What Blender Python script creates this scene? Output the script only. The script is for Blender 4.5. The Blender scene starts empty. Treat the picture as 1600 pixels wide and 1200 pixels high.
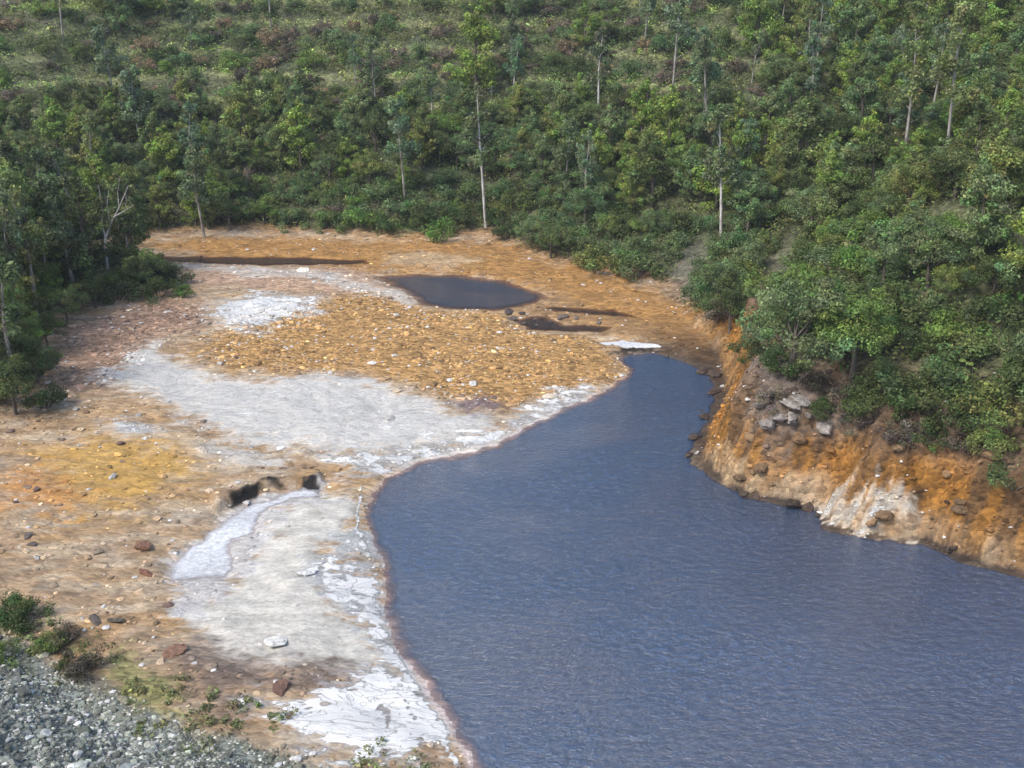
import bpy, math, random
import numpy as np
from mathutils import Vector

R = random.Random(7)
N = np.random.RandomState(7)
S = bpy.context.scene
C = S.collection

# ------------------------------------------------------------ camera, light
PITCH = math.radians(23.0)
CAMH = 25.0
FPX = 1716.0                       # focal length in photograph pixels (1600 wide)
cd = bpy.data.cameras.new('camera'); cam = bpy.data.objects.new('camera', cd); C.objects.link(cam)
cam.location = (0, 0, CAMH); cam.rotation_euler = (math.pi/2 - PITCH, 0, 0)
cd.sensor_width = 36; cd.lens = 36*FPX/1600; cd.clip_end = 3000; cd.clip_start = 0.5
S.camera = cam

SUN_EL, SUN_AZ = math.radians(50), math.radians(-128)   # azimuth measured from +Y towards +X
w = bpy.data.worlds.new('World'); S.world = w; w.use_nodes = True
nt = w.node_tree; nt.nodes.clear()
sky = nt.nodes.new('ShaderNodeTexSky'); sky.sky_type = 'NISHITA'; sky.sun_disc = False
sky.sun_elevation = SUN_EL; sky.sun_rotation = SUN_AZ
sky.air_density = 1.0; sky.dust_density = 2.5; sky.ozone_density = 1.2
bg = nt.nodes.new('ShaderNodeBackground'); bg.inputs[1].default_value = 0.15
out = nt.nodes.new('ShaderNodeOutputWorld')
nt.links.new(sky.outputs[0], bg.inputs[0]); nt.links.new(bg.outputs[0], out.inputs[0])
sl = bpy.data.lights.new('sun', 'SUN'); sl.energy = 1.5; sl.angle = math.radians(16); sl.color = (1.0, 0.96, 0.9)
sun = bpy.data.objects.new('sun', sl); C.objects.link(sun)
sdir = Vector((math.sin(SUN_AZ)*math.cos(SUN_EL), math.cos(SUN_AZ)*math.cos(SUN_EL), math.sin(SUN_EL)))
sun.rotation_euler = sdir.to_track_quat('Z', 'Y').to_euler(); sun.location = (0, 0, 60)
S.view_settings.view_transform = 'Standard'; S.view_settings.look = 'None'
S.view_settings.exposure = .82; S.view_settings.gamma = 1.0; S.view_settings.use_curve_mapping = False
S.render.engine = 'CYCLES'
S.cycles.max_bounces = 5; S.cycles.transparent_max_bounces = 8; S.cycles.use_denoising = True

# ------------------------------------------------------------ maths helpers
SP, CP = math.sin(PITCH), math.cos(PITCH)
def ray(u, v):
    a, b = (u-800)/FPX, (600-v)/FPX
    return np.array([a, CP + b*SP, -SP + b*CP])
def at(u, v, z=0.0):
    d = ray(u, v); t = (CAMH - z)/(-d[2]); return np.array([d[0]*t, d[1]*t])
def project(x, y, z):
    yy = y*CP - (z-CAMH)*SP; up = y*SP + (z-CAMH)*CP
    return 800 + FPX*x/yy, 600 - FPX*up/yy
def poly_at(pts, z=0.0): return np.array([at(u, v, z) for u, v in pts])

def _hash(ix, iy, seed):
    h = (ix.astype(np.int64)*374761393 + iy.astype(np.int64)*668265263 + seed*1442695041) & 0xffffffff
    h = ((h ^ (h >> 13))*1274126177) & 0xffffffff
    return ((h ^ (h >> 16)) & 0xffff)/65535.0
def vnoise(x, y, seed=0):
    x = np.asarray(x, float); y = np.asarray(y, float)
    ix, iy = np.floor(x), np.floor(y); fx, fy = x-ix, y-iy
    fx = fx*fx*(3-2*fx); fy = fy*fy*(3-2*fy)
    a = _hash(ix, iy, seed); b = _hash(ix+1, iy, seed); c = _hash(ix, iy+1, seed); d = _hash(ix+1, iy+1, seed)
    return (a*(1-fx)+b*fx)*(1-fy) + (c*(1-fx)+d*fx)*fy
def fbm(x, y, seed=0, o=4):
    s = 0; a = .5; t = 0
    for i in range(o):
        s = s + a*vnoise(x*2**i + 17*i, y*2**i - 9*i, seed+i); t += a; a *= .5
    return s/t - .5            # -0.5 .. 0.5
def sst(a, b, x):
    t = np.clip((x-a)/(b-a), 0, 1); return t*t*(3-2*t)
def sdf(poly, x, y):
    """signed distance, negative inside"""
    x = np.asarray(x, float); y = np.asarray(y, float)
    d = np.full(x.shape, 1e18); ins = np.zeros(x.shape, bool); n = len(poly)
    for i in range(n):
        ax, ay = poly[i-1]; bx, by = poly[i]
        ex, ey = bx-ax, by-ay; wx, wy = x-ax, y-ay
        t = np.clip((wx*ex+wy*ey)/(ex*ex+ey*ey+1e-12), 0, 1)
        d = np.minimum(d, (wx-ex*t)**2 + (wy-ey*t)**2)
        if by != ay:
            c = ((ay > y) != (by > y)) & (x < (bx-ax)*(y-ay)/(by-ay) + ax)
            ins ^= c
    d = np.sqrt(d); return np.where(ins, -d, d)

# ------------------------------------------------------------ layout of the valley
river = np.vstack([poly_at([(735,1200),(712,1150),(668,1085),(640,1040),(622,1010),(604,965),(600,925),(598,880),(582,850),(573,805),
    (580,770),(600,748),(650,722),(700,712),(770,695),(812,672),(855,652),(915,625),(955,602),(985,580),(960,562),(985,553),(1025,552),(1072,566),(1100,576),
    (1118,600),(1108,655),(1084,682),(1074,722),(1110,748),(1160,776),(1225,790),(1278,796),(1292,826),(1345,842),(1440,850),(1500,880),(1600,908)]),
    np.array([(30,36),(46,31),(82,16),(82,-2),(45,3),(20,9),(5,16)])])
pond = poly_at([(588,432),(640,428),(720,431),(790,440),(835,455),(862,466),(820,478),(770,486),(700,484),(660,478),(640,462),(610,448)])
inlet = poly_at([(795,498),(850,494),(880,508),(955,510),(950,520),(860,518),(820,516)])
rapids = poly_at([(938,535),(980,533),(1030,537),(1034,543),(1000,544),(950,540)])
ledge = poly_at([(850,480),(960,484),(1010,497),(930,492),(860,488)])
farstream = poly_at([(150,398),(300,400),(440,401),(572,407),(578,414),(430,416),(300,411),(150,408)])
pool = poly_at([(500,762),(462,762),(425,778),(385,792),(350,815),(300,855),(272,882),(270,908),(300,905),(355,902),(372,888),(362,868),(372,845),(400,830),(412,800),(455,782),(500,774)])
waters = [river, pond, inlet, rapids, ledge, farstream, pool]
flat = np.vstack([poly_at([(0,668),(60,640),(85,600),(78,545),(100,505),(200,474),(292,462),(268,428),(150,412),(100,395),(240,376),(400,370),(520,377),(640,386),(760,382),
    (800,400),(870,420),(960,438),(1040,462),(1060,500),(1100,530),(1122,560),(1136,600),(1122,655),(1098,685),(1090,722),(1116,742),(1165,770),(1228,784),(1284,790),(1300,820),(1350,836),(1442,844),(1505,874),(1600,900)]),
    np.array([(30.5,37),(46.5,32),(83,17),(83,-80),(-90,-80),(-90,50),(-40,52)])])
nearhill = np.vstack([np.array([(-70,44),(-36,36)]), poly_at([(0,990),(60,1012),(160,1080),(240,1120),(330,1150),(470,1182),(580,1215)], .5),
    np.array([(-2,19),(6,13),(22,6),(50,0),(90,-6),(90,-150),(-120,-150),(-120,44)])])

SCARP = poly_at([(338,800),(356,782),(392,768),(425,758),(470,752),(505,752),(500,738),(440,738),(380,748),(330,775)], .3)
def height(x, y):
    x = np.asarray(x, float); y = np.asarray(y, float)
    wx = x + .7*fbm(x*.35, y*.35, 3) + .55*fbm(x*1.4, y*1.4, 13, 3); wy = y + .7*fbm(x*.35, y*.35, 9) + .6*fbm(x*1.4, y*1.4, 19, 3)
    dw = np.minimum.reduce([sdf(p, wx, wy) for p in waters])
    dp = sdf(pool, wx, wy)
    df = sdf(flat, wx, wy)
    right = sst(7.0, 10.5, x)*(1 - sst(62, 72, y))
    # river bed and gravel flat
    h = np.where(dw < 0, np.maximum(dw*(.16+.5*right), -1.4),
                 .03 + .9*(1-np.exp(-np.maximum(dw, 0)/9)) + .16*sst(0, .8, dw)*(.5+fbm(x*.5, y*.5, 21)))
    h = h + sst(.6, 3, dw)*(.35*fbm(x*.4, y*.4, 5) + .12*fbm(x*1.7, y*1.7, 6))
    cx, cy = SCARP[:, 0], SCARP[:, 1]
    ds = sdf(SCARP, x, y); h = h + .38*(1 - sst(-.16, .1, ds + .12*fbm(x*2, y*2, 66)))*sst(-6, -.3, -np.abs(ds)*0 - np.maximum(-ds, 0)*1.0)
    d = np.maximum(df, 0)
    bank_w = 3.8 - 1.5*right; bh = .8 + 2.2*right
    rough = fbm(x*.9, y*.9, 31)
    hill = bh*sst(0, bank_w, d + 1.1*rough*right*sst(0,1,d)) + (.40 + .05*right)*np.maximum(d-bank_w*.8, 0)
    hill = hill + sst(2, 14, d)*(3.2*fbm(x*.06, y*.06, 41) + 1.0*fbm(x*.25, y*.25, 44))
    hill = hill + right*(.75 + .5*fbm(x*.8, y*.8, 47))*sst(.0, .4, d)
    hill = hill + right*sst(.3, 1.5, d)*1.1*fbm(x*1.1, y*1.1, 46)
    tb = sst(88, 108, y)*sst(4, 12, d); hill = hill + tb*.9*(sst(.55, .9, (hill/2.4) % 1.0) - (hill/2.4) % 1.0)
    hill = np.where(hill > 40, 40 + (hill-40)*.08, hill)
    h = h + hill
    dn = np.maximum(-sdf(nearhill, wx, wy), 0)
    h = h + np.minimum(.05*dn + .48*np.maximum(dn-1, 0), 15) + sst(1,4,dn)*.8*fbm(x*.5,y*.5,51)
    return h
def height1(x, y): return float(height(np.array([x]), np.array([y]))[0])
def hit(u, v):
    """first point of the ground met by the photograph's ray"""
    d = ray(u, v); t = np.linspace(20, 260, 900)
    z = CAMH + d[2]*t; h = height(d[0]*t, d[1]*t)
    i = int(np.argmax(z < h)) if (z < h).any() else len(t)-1
    return d[0]*t[i], d[1]*t[i], float(h[i])

def hpoly(pts):   # outline of a patch of ground, on the ground
    o = []
    for u, v in pts:
        d = ray(u, v); t = np.linspace(24, 130, 220); z = CAMH + d[2]*t; h = height(d[0]*t, d[1]*t)
        i = int(np.argmax(z < h)) if (z < h).any() else len(t)-1
        o.append((d[0]*t[i], d[1]*t[i]))
    return np.array(o)

Z = {
 'bar': hpoly([(330,525),(400,485),(520,470),(560,450),(600,460),(660,485),(780,492),(830,520),(930,535),(975,570),(955,600),(900,618),(830,640),(740,632),(620,606),(540,586),(450,586),(350,578),(310,555)]),
 'red': hpoly([(70,610),(85,520),(200,478),(290,465),(345,500),(240,540),(200,590),(110,625)]),
 'pink': hpoly([(280,420),(570,420),(600,450),(520,462),(400,455),(300,445)]),
 'far': hpoly([(200,378),(400,372),(780,380),(870,410),(1050,455),(1110,500),(1175,520),(1210,600),(1190,720),(1090,740),(1110,600),(1030,540),(870,500),(860,460),(700,428),(590,425),(300,400)]),
 'wfar': hpoly([(335,475),(400,455),(490,470),(505,490),(430,500),(400,520),(350,515)]),
 'wfar2': hpoly([(270,416),(400,420),(520,428),(640,462),(650,476),(560,455),(500,440),(380,432)]),
 'sand': hpoly([(165,590),(235,540),(262,560),(350,592),(450,594),(545,590),(620,612),(700,640),(760,645),(780,665),(740,690),(640,702),(520,712),(400,690),(300,660),(262,630)]),
 'sand2': hpoly([(285,690),(340,685),(430,710),(440,735),(380,735),(310,715)]),
 'sand3': hpoly([(170,662),(230,660),(260,675),(200,684)]),
 'delta': hpoly([(430,795),(505,775),(545,770),(556,810),(545,845),(520,850),(500,890),(540,960),(590,1010),(610,1050),(560,1062),(450,1050),(350,1048),(280,990),(270,960),(370,920),(385,870),(415,840)]),
 'yellow': hpoly([(60,705),(180,688),(290,703),(300,740),(260,770),(190,800),(100,790),(40,750)]),
 'yellow2': hpoly([(0,745),(60,735),(130,770),(90,800),(0,790)]),
 'shore': hpoly([(500,720),(650,700),(790,665),(850,625),(920,600),(930,630),(860,665),(800,692),(650,728),(600,745),(560,745)]),
 'salt': hpoly([(395,1085),(470,1095),(590,1050),(660,1085),(700,1130),(715,1168),(640,1178),(560,1182),(480,1168),(440,1140)]),
 'brown': hpoly([(290,1000),(420,1040),(560,1052),(600,1068),(470,1095),(395,1083),(380,1130),(300,1080)]),
 'moss': hpoly([(180,1030),(260,1070),(280,1130),(230,1130),(150,1070)]),
 'shorea': hpoly([(478,892),(520,880),(580,900),(600,950),(628,1010),(645,1050),(690,1110),(640,1090),(590,1020),(540,975)]),
 'shoreb': hpoly([(515,845),(560,830),(590,850),(600,880),(560,885)]),
 'grey': hpoly([(1185,560),(1250,570),(1330,640),(1310,700),(1220,705),(1185,660)]),
 'toe': hpoly([(1285,795),(1330,770),(1380,800),(1440,845),(1400,850),(1300,838)]),
 'slotshade': hpoly([(348,790),(362,776),(395,766),(425,764),(440,770),(405,780),(375,794),(352,798)]),
 'slotshade2': hpoly([(462,764),(500,762),(502,774),(466,776)]),
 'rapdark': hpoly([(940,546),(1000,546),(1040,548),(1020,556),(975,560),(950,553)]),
 'poolrim': hpoly([(255,905),(300,850),(360,800),(420,775),(510,755),(520,785),(450,800),(420,835),(390,890),(350,925),(330,960),(265,965)]),
 'streak': hpoly([(600,395),(700,395),(760,410),(700,418),(610,412)]),
 'neck': hpoly([(780,470),(870,462),(1000,500),(1040,540),(940,530),(860,510),(800,490)]),
 'toe2': hpoly([(1085,722),(1110,735),(1165,765),(1225,780),(1285,788),(1225,795),(1150,785)]),
 'scree': hpoly([(1055,400),(1090,380),(1105,420),(1080,470),(1040,470)]),
 'scree2': hpoly([(1180,440),(1230,370),(1260,400),(1210,450),(1160,480)]),
 'darkpatch': hpoly([(700,632),(760,622),(790,640),(740,645)]),
}
def surface(x, y, h):
    """colour, crust weight and stoniness of the ground"""
    n = len(x); col = np.empty((n, 3)); crust = np.zeros(n); stony = np.full(n, .5)
    wx = x + 1.3*fbm(x*.5, y*.5, 61) + .5*fbm(x*2.3, y*2.3, 62); wy = y + 1.6*fbm(x*.5, y*.5, 71) + .6*fbm(x*2.3, y*2.3, 72)
    FR = 1.9*fbm(x*1.1, y*2.6, 64, 5) + 1.0*fbm(x*5, y*9, 65, 3)
    dw = sdf(river, x, y); df = sdf(flat, x, y)
    col[:] = (.36, .25, .145)
    t = sst(-.15, .25, fbm(x*.22, y*.4, 81) )[:, None]; col = col*(1-t) + np.array((.31, .215, .13))*t
    t = sst(.0, .4, fbm(x*.35, y*.6, 84))[:, None]*.6; col = col*(1-t) + np.array((.43, .40, .33))*t
    crust += .42*sst(-.1, .4, fbm(x*.3, y*.5, 87))
    t = sst(.05, .3, fbm(x*.8, y*1.6, 86))[:, None]*.6; col = col*(1-t) + np.array((.2, .14, .09))*t
    t = sst(.0, .3, fbm(x*.25, y*.4, 88))[:, None]*.5; col = col*(1-t) + np.array((.40, .235, .085))*t
    t = sst(.04, .16, fbm(x*.35 + y*.12, y*1.5 - x*.3, 89, 5))[:, None]*.5; col = col*(1-t) + np.array((.46, .38, .27))*t
    def put(k, c, soft=.7, amt=1.0, cr=None, st=None):
        nonlocal col, crust, stony
        m = (1 - sst(-soft, soft, sdf(Z[k], wx, wy) + FR*((.6+soft) if soft > .15 else .12)))*amt
        if c is not None: col = col*(1-m[:, None]) + np.array(c)*m[:, None]
        if cr is not None: crust = crust*(1-m) + cr*m
        if st is not None: stony = stony*(1-m) + st*m
    put('red', (.29, .185, .125), 1.4, .85, .15, 1)
    put('bar', (.375, .22, .082), 1.0, 1, .14, 1)
    put('pink', (.40, .27, .18), 1.2, .9, .2, .8)
    put('far', (.31, .165, .05), 1.2, .95, .16, .6)
    put('wfar', (.55, .5, .43), 1.0, 1, .72, .5)
    put('wfar2', (.55, .5, .43), .8, .8, .55, .5)
    put('sand', (.56, .545, .50), 1.0, 1, .46, .12)
    put('sand2', (.5, .48, .43), .8, .85, .5, .2)
    put('sand3', (.5, .52, .52), .5, .8, .6, .2)
    put('yellow', (.44, .26, .06), 2.2, .85, .05, .3)
    put('yellow2', (.42, .20, .06), 1.5, .8, .05, .4)
    put('shore', (.5, .47, .42), .5, 1, .62, .4)
    put('delta', (.50, .475, .415), .6, 1, .1, .0)
    put('brown', (.17, .125, .095), .8, .9, .05, .7)
    put('moss', (.20, .2, .07), .8, .8, 0, .8)
    put('shorea', (.46, .48, .48), .5, .95, .76, .1)
    put('shoreb', (.40, .42, .41), .5, .9, .56, .1)
    put('salt', (.50, .49, .47), .6, 1, .86, .2)
    put('poolrim', (.5, .49, .47), .5, .85, .52, .4)
    put('streak', (.42, .34, .22), .5, .5, .36, .4)
    put('neck', (.28, .17, .075), .5, .8, .34, .6)
    put('slotshade', (.012, .01, .009), .14, 1, 0, .3)  # shadow under the undercut bank, painted near-black into the ground colour
    put('slotshade2', (.014, .013, .013), .1, 1, 0, .3)  # smaller hollow, its shadow painted into the ground the same way
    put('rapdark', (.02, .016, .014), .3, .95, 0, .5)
    put('darkpatch', (.15, .11, .12), .3, .8, 0, .5)
    # dark and pale tide lines that follow the shore on the near sand
    near = (1 - sst(-3, 5, x))*(1 - sst(44, 50, y))*(df < 0)
    q = dw + 2.6*fbm(x*.45, y*.45, 91) + .5*fbm(x*2.2, y*2.2, 93)
    ln = np.exp(-((q-1.15)/.09)**2) + .8*np.exp(-((q-.38)/.06)**2) + .6*np.exp(-((q-2.3)/.12)**2)
    m = np.clip(near*ln*.6*sst(-.12, .12, fbm(x*.8, y*.8, 94)), 0, 1)[:, None]; col = col*(1-m) + np.array((.17, .14, .12))*m; crust = crust*(1-m[:, 0])
    # wet margin, pinkish under the shallow water
    m = (1 - sst(-.1, .22, dw))[:, None]*(df < .5)[:, None]; m = m*(.35 + .65*(1-sst(-8, 0, y-38)))[:, None]; col = col*(1-m) + np.array((.58, .48, .43))*m
    crust = crust*(1 - .85*(1 - sst(-.1, .3, dw)))
    rimc = near*np.exp(-((dw - .45 - .5*fbm(x*.9, y*.9, 131))/.16)**2); crust = np.maximum(crust, .72*rimc*(dw > .1))
    # banks and hillside
    right = sst(7, 10, x)*(1 - sst(62, 72, y))
    o = sst(-.2, .8, df)
    bc = np.array((.25, .115, .022))*np.ones((n, 1))
    t = sst(2.3, 3.9, h + 1.8*fbm(x*.5, y*.5, 95))[:, None]; bc = bc*(1-t) + np.array((.17, .115, .075))*t
    sb = .68*x - .73*y
    t = sst(-.04, .16, fbm(sb*1.7, h*.3, 97))[:, None]*.85; bc = bc*(1-t) + np.array((.085, .05, .024))*t
    hc = np.array((.105, .11, .055))*np.ones((n, 1))
    t = sst(-.1, .25, fbm(x*.15, y*.15, 99))[:, None]; hc = hc*(1-t) + np.array((.07, .085, .04))*t
    t = sst(.15, .35, fbm(x*.12, y*.2, 101))[:, None]*.5; hc = hc*(1-t) + np.array((.19, .16, .12))*t
    t = (sst(98, 104, y)*(((h/2.0 + .3*fbm(x*.1, y*.1, 8)) % 1.0) < .28))[:, None]*.8; hc = hc*(1-t) + np.array((.21, .22, .10))*t
    far_ = sst(3.0, 6.5, df)[:, None]; oc = bc*(1-far_) + hc*far_
    t = (1-right)[:, None]*sst(.5, 2.0, df)[:, None]; oc = oc*(1-t) + hc*t
    o2 = o[:, None]*(1 - .6*((1-right)*(1-sst(.5, 2, df)))[:, None]); col = col*(1-o2) + oc*o2
    crust = crust*(1-o); stony = stony*(1-o) + .9*o
    put('grey', (.16, .13, .105), .9, .8, .25, 1)
    put('toe', (.48, .43, .35), .4, .9, .56, .6)
    put('toe2', (.40, .30, .18), .2, .6, .4, .6)
    put('scree', (.13, .115, .095), .9, .6, 0, 1)
    put('scree2', (.12, .11, .08), .9, .4, 0, 1)
    m = (right*(1-sst(.05, .25 + .7*(y > 48), h + .4*fbm(x*1.5, y*1.5, 120)))*(crust < .3))[:, None]*.9; col = col*(1-m) + np.array((.03, .022, .018))*m  # wet waterline, with the bank's dark reflection painted into the ground colour
    dn = -sdf(nearhill, wx, wy); m = sst(-.2, .8, dn)[:, None]
    gc = np.array((.24, .26, .23))*np.ones((n, 1)); t = sst(-.05, .3, fbm(x*.5, y*.5, 103))[:, None]; gc = gc*(1-t) + np.array((.13, .14, .09))*t
    col = col*(1-m) + gc*.8*m; crust = crust*(1-m[:, 0]) + .25*m[:, 0]; stony = np.maximum(stony, m[:, 0])
    return col, np.clip(crust, 0, 1), np.clip(stony, 0, 1)

# ------------------------------------------------------------ mesh helpers
def mesh_from(name, V, F, mat, cols=None, smooth=False, attrs=None, F3=None):
    me = bpy.data.meshes.new(name); V = np.asarray(V, np.float32)
    me.vertices.add(len(V)); me.vertices.foreach_set('co', V.ravel())
    F = np.asarray(F, np.int32); k = F.shape[1]
    me.loops.add(F.size); me.loops.foreach_set('vertex_index', F.ravel())
    me.polygons.add(len(F)); me.polygons.foreach_set('loop_start', np.arange(len(F), dtype=np.int32)*k)
    me.polygons.foreach_set('loop_total', np.full(len(F), k, np.int32))
    me.update(calc_edges=True)
    me.polygons.foreach_set('use_smooth', np.full(len(F), smooth, bool))
    if cols is not None:
        a = me.color_attributes.new('Col', 'FLOAT_COLOR', 'POINT')
        a.data.foreach_set('color', np.hstack([cols, np.ones((len(cols), 1))]).astype(np.float32).ravel())
    for k2, v in (attrs or {}).items():
        a = me.attributes.new(k2, 'FLOAT', 'POINT'); a.data.foreach_set('value', np.asarray(v, np.float32))
    if mat: me.materials.append(mat)
    return me
def obj(name, me, parent=None):
    o = bpy.data.objects.new(name, me); C.objects.link(o)
    if parent: o.parent = parent
    return o
def tag(o, label=None, cat=None, group=None, kind=None):
    if label: o['label'] = label
    if cat: o['category'] = cat
    if group: o['group'] = group
    if kind: o['kind'] = kind
    return o

class NT:
    def __init__(s, name):
        s.m = bpy.data.materials.new(name); s.m.use_nodes = True; s.t = s.m.node_tree; s.t.nodes.clear()
        s.out = s.n('ShaderNodeOutputMaterial')
    def n(s, ty, ins=None, **kw):
        x = s.t.nodes.new(ty)
        for k, v in kw.items(): setattr(x, k, v)
        for k, v in (ins or {}).items():
            if hasattr(v, 'is_output') or isinstance(v, bpy.types.NodeSocket): s.t.links.new(v, x.inputs[k])
            else: x.inputs[k].default_value = v
        return x
    def math(s, op, a, b=0.0, clamp=False):
        return s.n('ShaderNodeMath', {0: a, 1: b}, operation=op, use_clamp=clamp).outputs[0]
    def mix(s, f, a, b, mode='MIX'):
        return s.n('ShaderNodeMix', {0: f, 6: a, 7: b}, data_type='RGBA', blend_type=mode).outputs[2]
    def ramp(s, v, a, b, c=0.0, d=1.0):
        return s.n('ShaderNodeMapRange', {0: v, 1: a, 2: b, 3: c, 4: d}, interpolation_type='SMOOTHSTEP').outputs[0]
    def noise(s, vec, scale, detail=6, rough=.6, dist=0.0):
        return s.n('ShaderNodeTexNoise', {'Vector': vec, 'Scale': scale, 'Detail': detail, 'Roughness': rough, 'Distortion': dist}).outputs[0]
    def surf(s, sock): s.t.links.new(sock, s.out.inputs[0])

def ground_material():
    g = NT('ground_soil'); P = g.n('ShaderNodeNewGeometry').outputs['Position']
    V = g.n('ShaderNodeMapping', {'Vector': P, 'Scale': (.62, 1.25, 1.0)}).outputs[0]
    col = g.n('ShaderNodeAttribute', attribute_name='Col').outputs[0]
    crust = g.n('ShaderNodeAttribute', attribute_name='crust').outputs['Fac']
    stony = g.n('ShaderNodeAttribute', attribute_name='stony').outputs['Fac']
    n1 = g.noise(V, 1.3, 9, .68); n2 = g.noise(V, 9, 5, .7); n3 = g.noise(V, .35, 4, .6)
    vor = g.n('ShaderNodeTexVoronoi', {'Vector': V, 'Scale': 5.0, 'Randomness': 1.0})
    cell = g.n('ShaderNodeSeparateColor', {0: vor.outputs['Color']}).outputs[0]
    f = g.ramp(n1, .3, .72, .72, 1.3); a = g.mix(1.0, col, f, 'MULTIPLY')
    f2 = g.ramp(n2, .3, .7, .8, 1.2); a = g.mix(1.0, a, f2, 'MULTIPLY')
    cf = g.n('ShaderNodeMapRange', {0: cell, 1: 0.0, 2: 1.0, 3: .5, 4: 1.45}).outputs[0]
    a = g.mix(stony, a, g.mix(1.0, a, cf, 'MULTIPLY'))
    # salt crust breaks through in ragged patches
    k = g.math('ADD', crust, g.math('MULTIPLY', g.math('SUBTRACT', n1, .5), 1.15))
    k = g.math('ADD', k, g.math('MULTIPLY', g.math('SUBTRACT', n2, .5), .35))
    m = g.ramp(k, .50, .64)
    white = g.mix(g.ramp(n3, .35, .65), (.56, .56, .54, 1), (.76, .75, .71, 1))
    a = g.mix(m, a, white)
    fl = g.math('ABSOLUTE', g.math('SUBTRACT', g.math('FRACT', g.math('MULTIPLY', g.noise(V, .5, 5, .6, 1.2), 9.0)), .5))
    fl = g.math('MULTIPLY', g.ramp(fl, .40, .49), g.math('MULTIPLY', g.ramp(crust, .3, .55), g.ramp(n2, .3, .5)))
    a = g.mix(g.math('MULTIPLY', fl, .22), a, (.3, .28, .26, 1))
    # thin dark stain lines round the crust
    rim = g.math('MULTIPLY', g.ramp(k, .42, .49), g.math('SUBTRACT', 1.0, g.ramp(k, .50, .54)))
    rim = g.math('MULTIPLY', rim, g.ramp(crust, .3, .6))
    a = g.mix(g.math('MULTIPLY', rim, .35), a, (.2, .17, .14, 1))
    hgt = g.math('ADD', g.math('MULTIPLY', n1, .5), g.math('ADD', g.math('MULTIPLY', n2, .12),
            g.math('MULTIPLY', g.math('MULTIPLY', vor.outputs['Distance'], stony), -.35)))
    hgt = g.math('ADD', hgt, g.math('SUBTRACT', g.math('MULTIPLY', m, .22), g.math('MULTIPLY', fl, .2)))
    b = g.n('ShaderNodeBump', {'Strength': .8, 'Distance': .22, 'Height': hgt}).outputs[0]
    p = g.n('ShaderNodeBsdfPrincipled', {'Base Color': a, 'Roughness': .85, 'Normal': b, 'Specular IOR Level': .3})
    g.surf(p.outputs[0]); return g.m
def water_material(name, deep, opac, bump, scale=1.0, rough=.05, ior=1.33):
    g = NT(name); P = g.n('ShaderNodeNewGeometry').outputs['Position']
    V = g.n('ShaderNodeMapping', {'Vector': P, 'Scale': (.95*scale, 1.4*scale, 1.0)}).outputs[0]
    dep = g.n('ShaderNodeAttribute', attribute_name='depth').outputs['Fac']
    n1 = g.noise(V, 2.6, 6, .7, .4); n2 = g.noise(V, .12, 3, .5); n3 = g.noise(V, 9, 3, .6)
    h = g.math('ADD', n1, g.math('MULTIPLY', n3, .6))
    b = g.n('ShaderNodeBump', {'Strength': bump, 'Distance': .1, 'Height': h}).outputs[0]
    c = g.mix(1.0, deep, g.ramp(n2, .3, .7, .82, 1.15), 'MULTIPLY')
    c = g.mix(1.0, c, g.ramp(n1, .3, .7, .72, 1.32), 'MULTIPLY')
    p = g.n('ShaderNodeBsdfPrincipled', {'Base Color': c, 'Roughness': g.math('ADD', rough, g.ramp(n2, .4, .65, 0, .12)), 'IOR': ior, 'Normal': b})
    tr = g.n('ShaderNodeBsdfTransparent', {0: (.95, .86, .82, 1)})
    f = g.ramp(dep, 0.0, opac, .25, 1.0)
    mx = g.n('ShaderNodeMixShader', {0: f, 1: tr.outputs[0], 2: p.outputs[0]})
    g.surf(mx.outputs[0]); return g.m
def leaf_material(name, gloss=.22):
    g = NT(name); col = g.n('ShaderNodeAttribute', attribute_name='Col').outputs[0]
    oi = g.n('ShaderNodeObjectInfo').outputs['Color']
    P = g.n('ShaderNodeNewGeometry').outputs['Position']; n = g.noise(P, .9, 3, .6)
    c = g.mix(1.0, col, oi, 'MULTIPLY'); c = g.mix(1.0, c, g.ramp(n, .3, .7, .7, 1.35), 'MULTIPLY')
    p = g.n('ShaderNodeBsdfPrincipled', {'Base Color': c, 'Roughness': .6, 'Specular IOR Level': gloss})
    t = g.n('ShaderNodeBsdfTranslucent', {0: c})
    mx = g.n('ShaderNodeMixShader', {0: .28, 1: p.outputs[0], 2: t.outputs[0]})
    g.surf(mx.outputs[0]); return g.m
def bark_material(name, c1, c2, scale=6):
    g = NT(name); P = g.n('ShaderNodeTexCoord').outputs['Object']
    V = g.n('ShaderNodeMapping', {'Vector': P, 'Scale': (1, 1, .3)}).outputs[0]
    n = g.noise(V, scale, 6, .7)
    c = g.mix(g.ramp(n, .35, .65), c1, c2)
    b = g.n('ShaderNodeBump', {'Strength': .6, 'Distance': .03, 'Height': n}).outputs[0]
    p = g.n('ShaderNodeBsdfPrincipled', {'Base Color': c, 'Roughness': .85, 'Normal': b}); g.surf(p.outputs[0]); return g.m
def stone_material():
    g = NT('stone'); col = g.n('ShaderNodeAttribute', attribute_name='Col').outputs[0]
    P = g.n('ShaderNodeNewGeometry').outputs['Position']; n = g.noise(P, 7, 6, .7)
    c = g.mix(1.0, col, g.ramp(n, .3, .7, .65, 1.35), 'MULTIPLY')
    b = g.n('ShaderNodeBump', {'Strength': .7, 'Distance': .05, 'Height': n}).outputs[0]
    p = g.n('ShaderNodeBsdfPrincipled', {'Base Color': c, 'Roughness': .85, 'Normal': b}); g.surf(p.outputs[0]); return g.m
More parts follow.
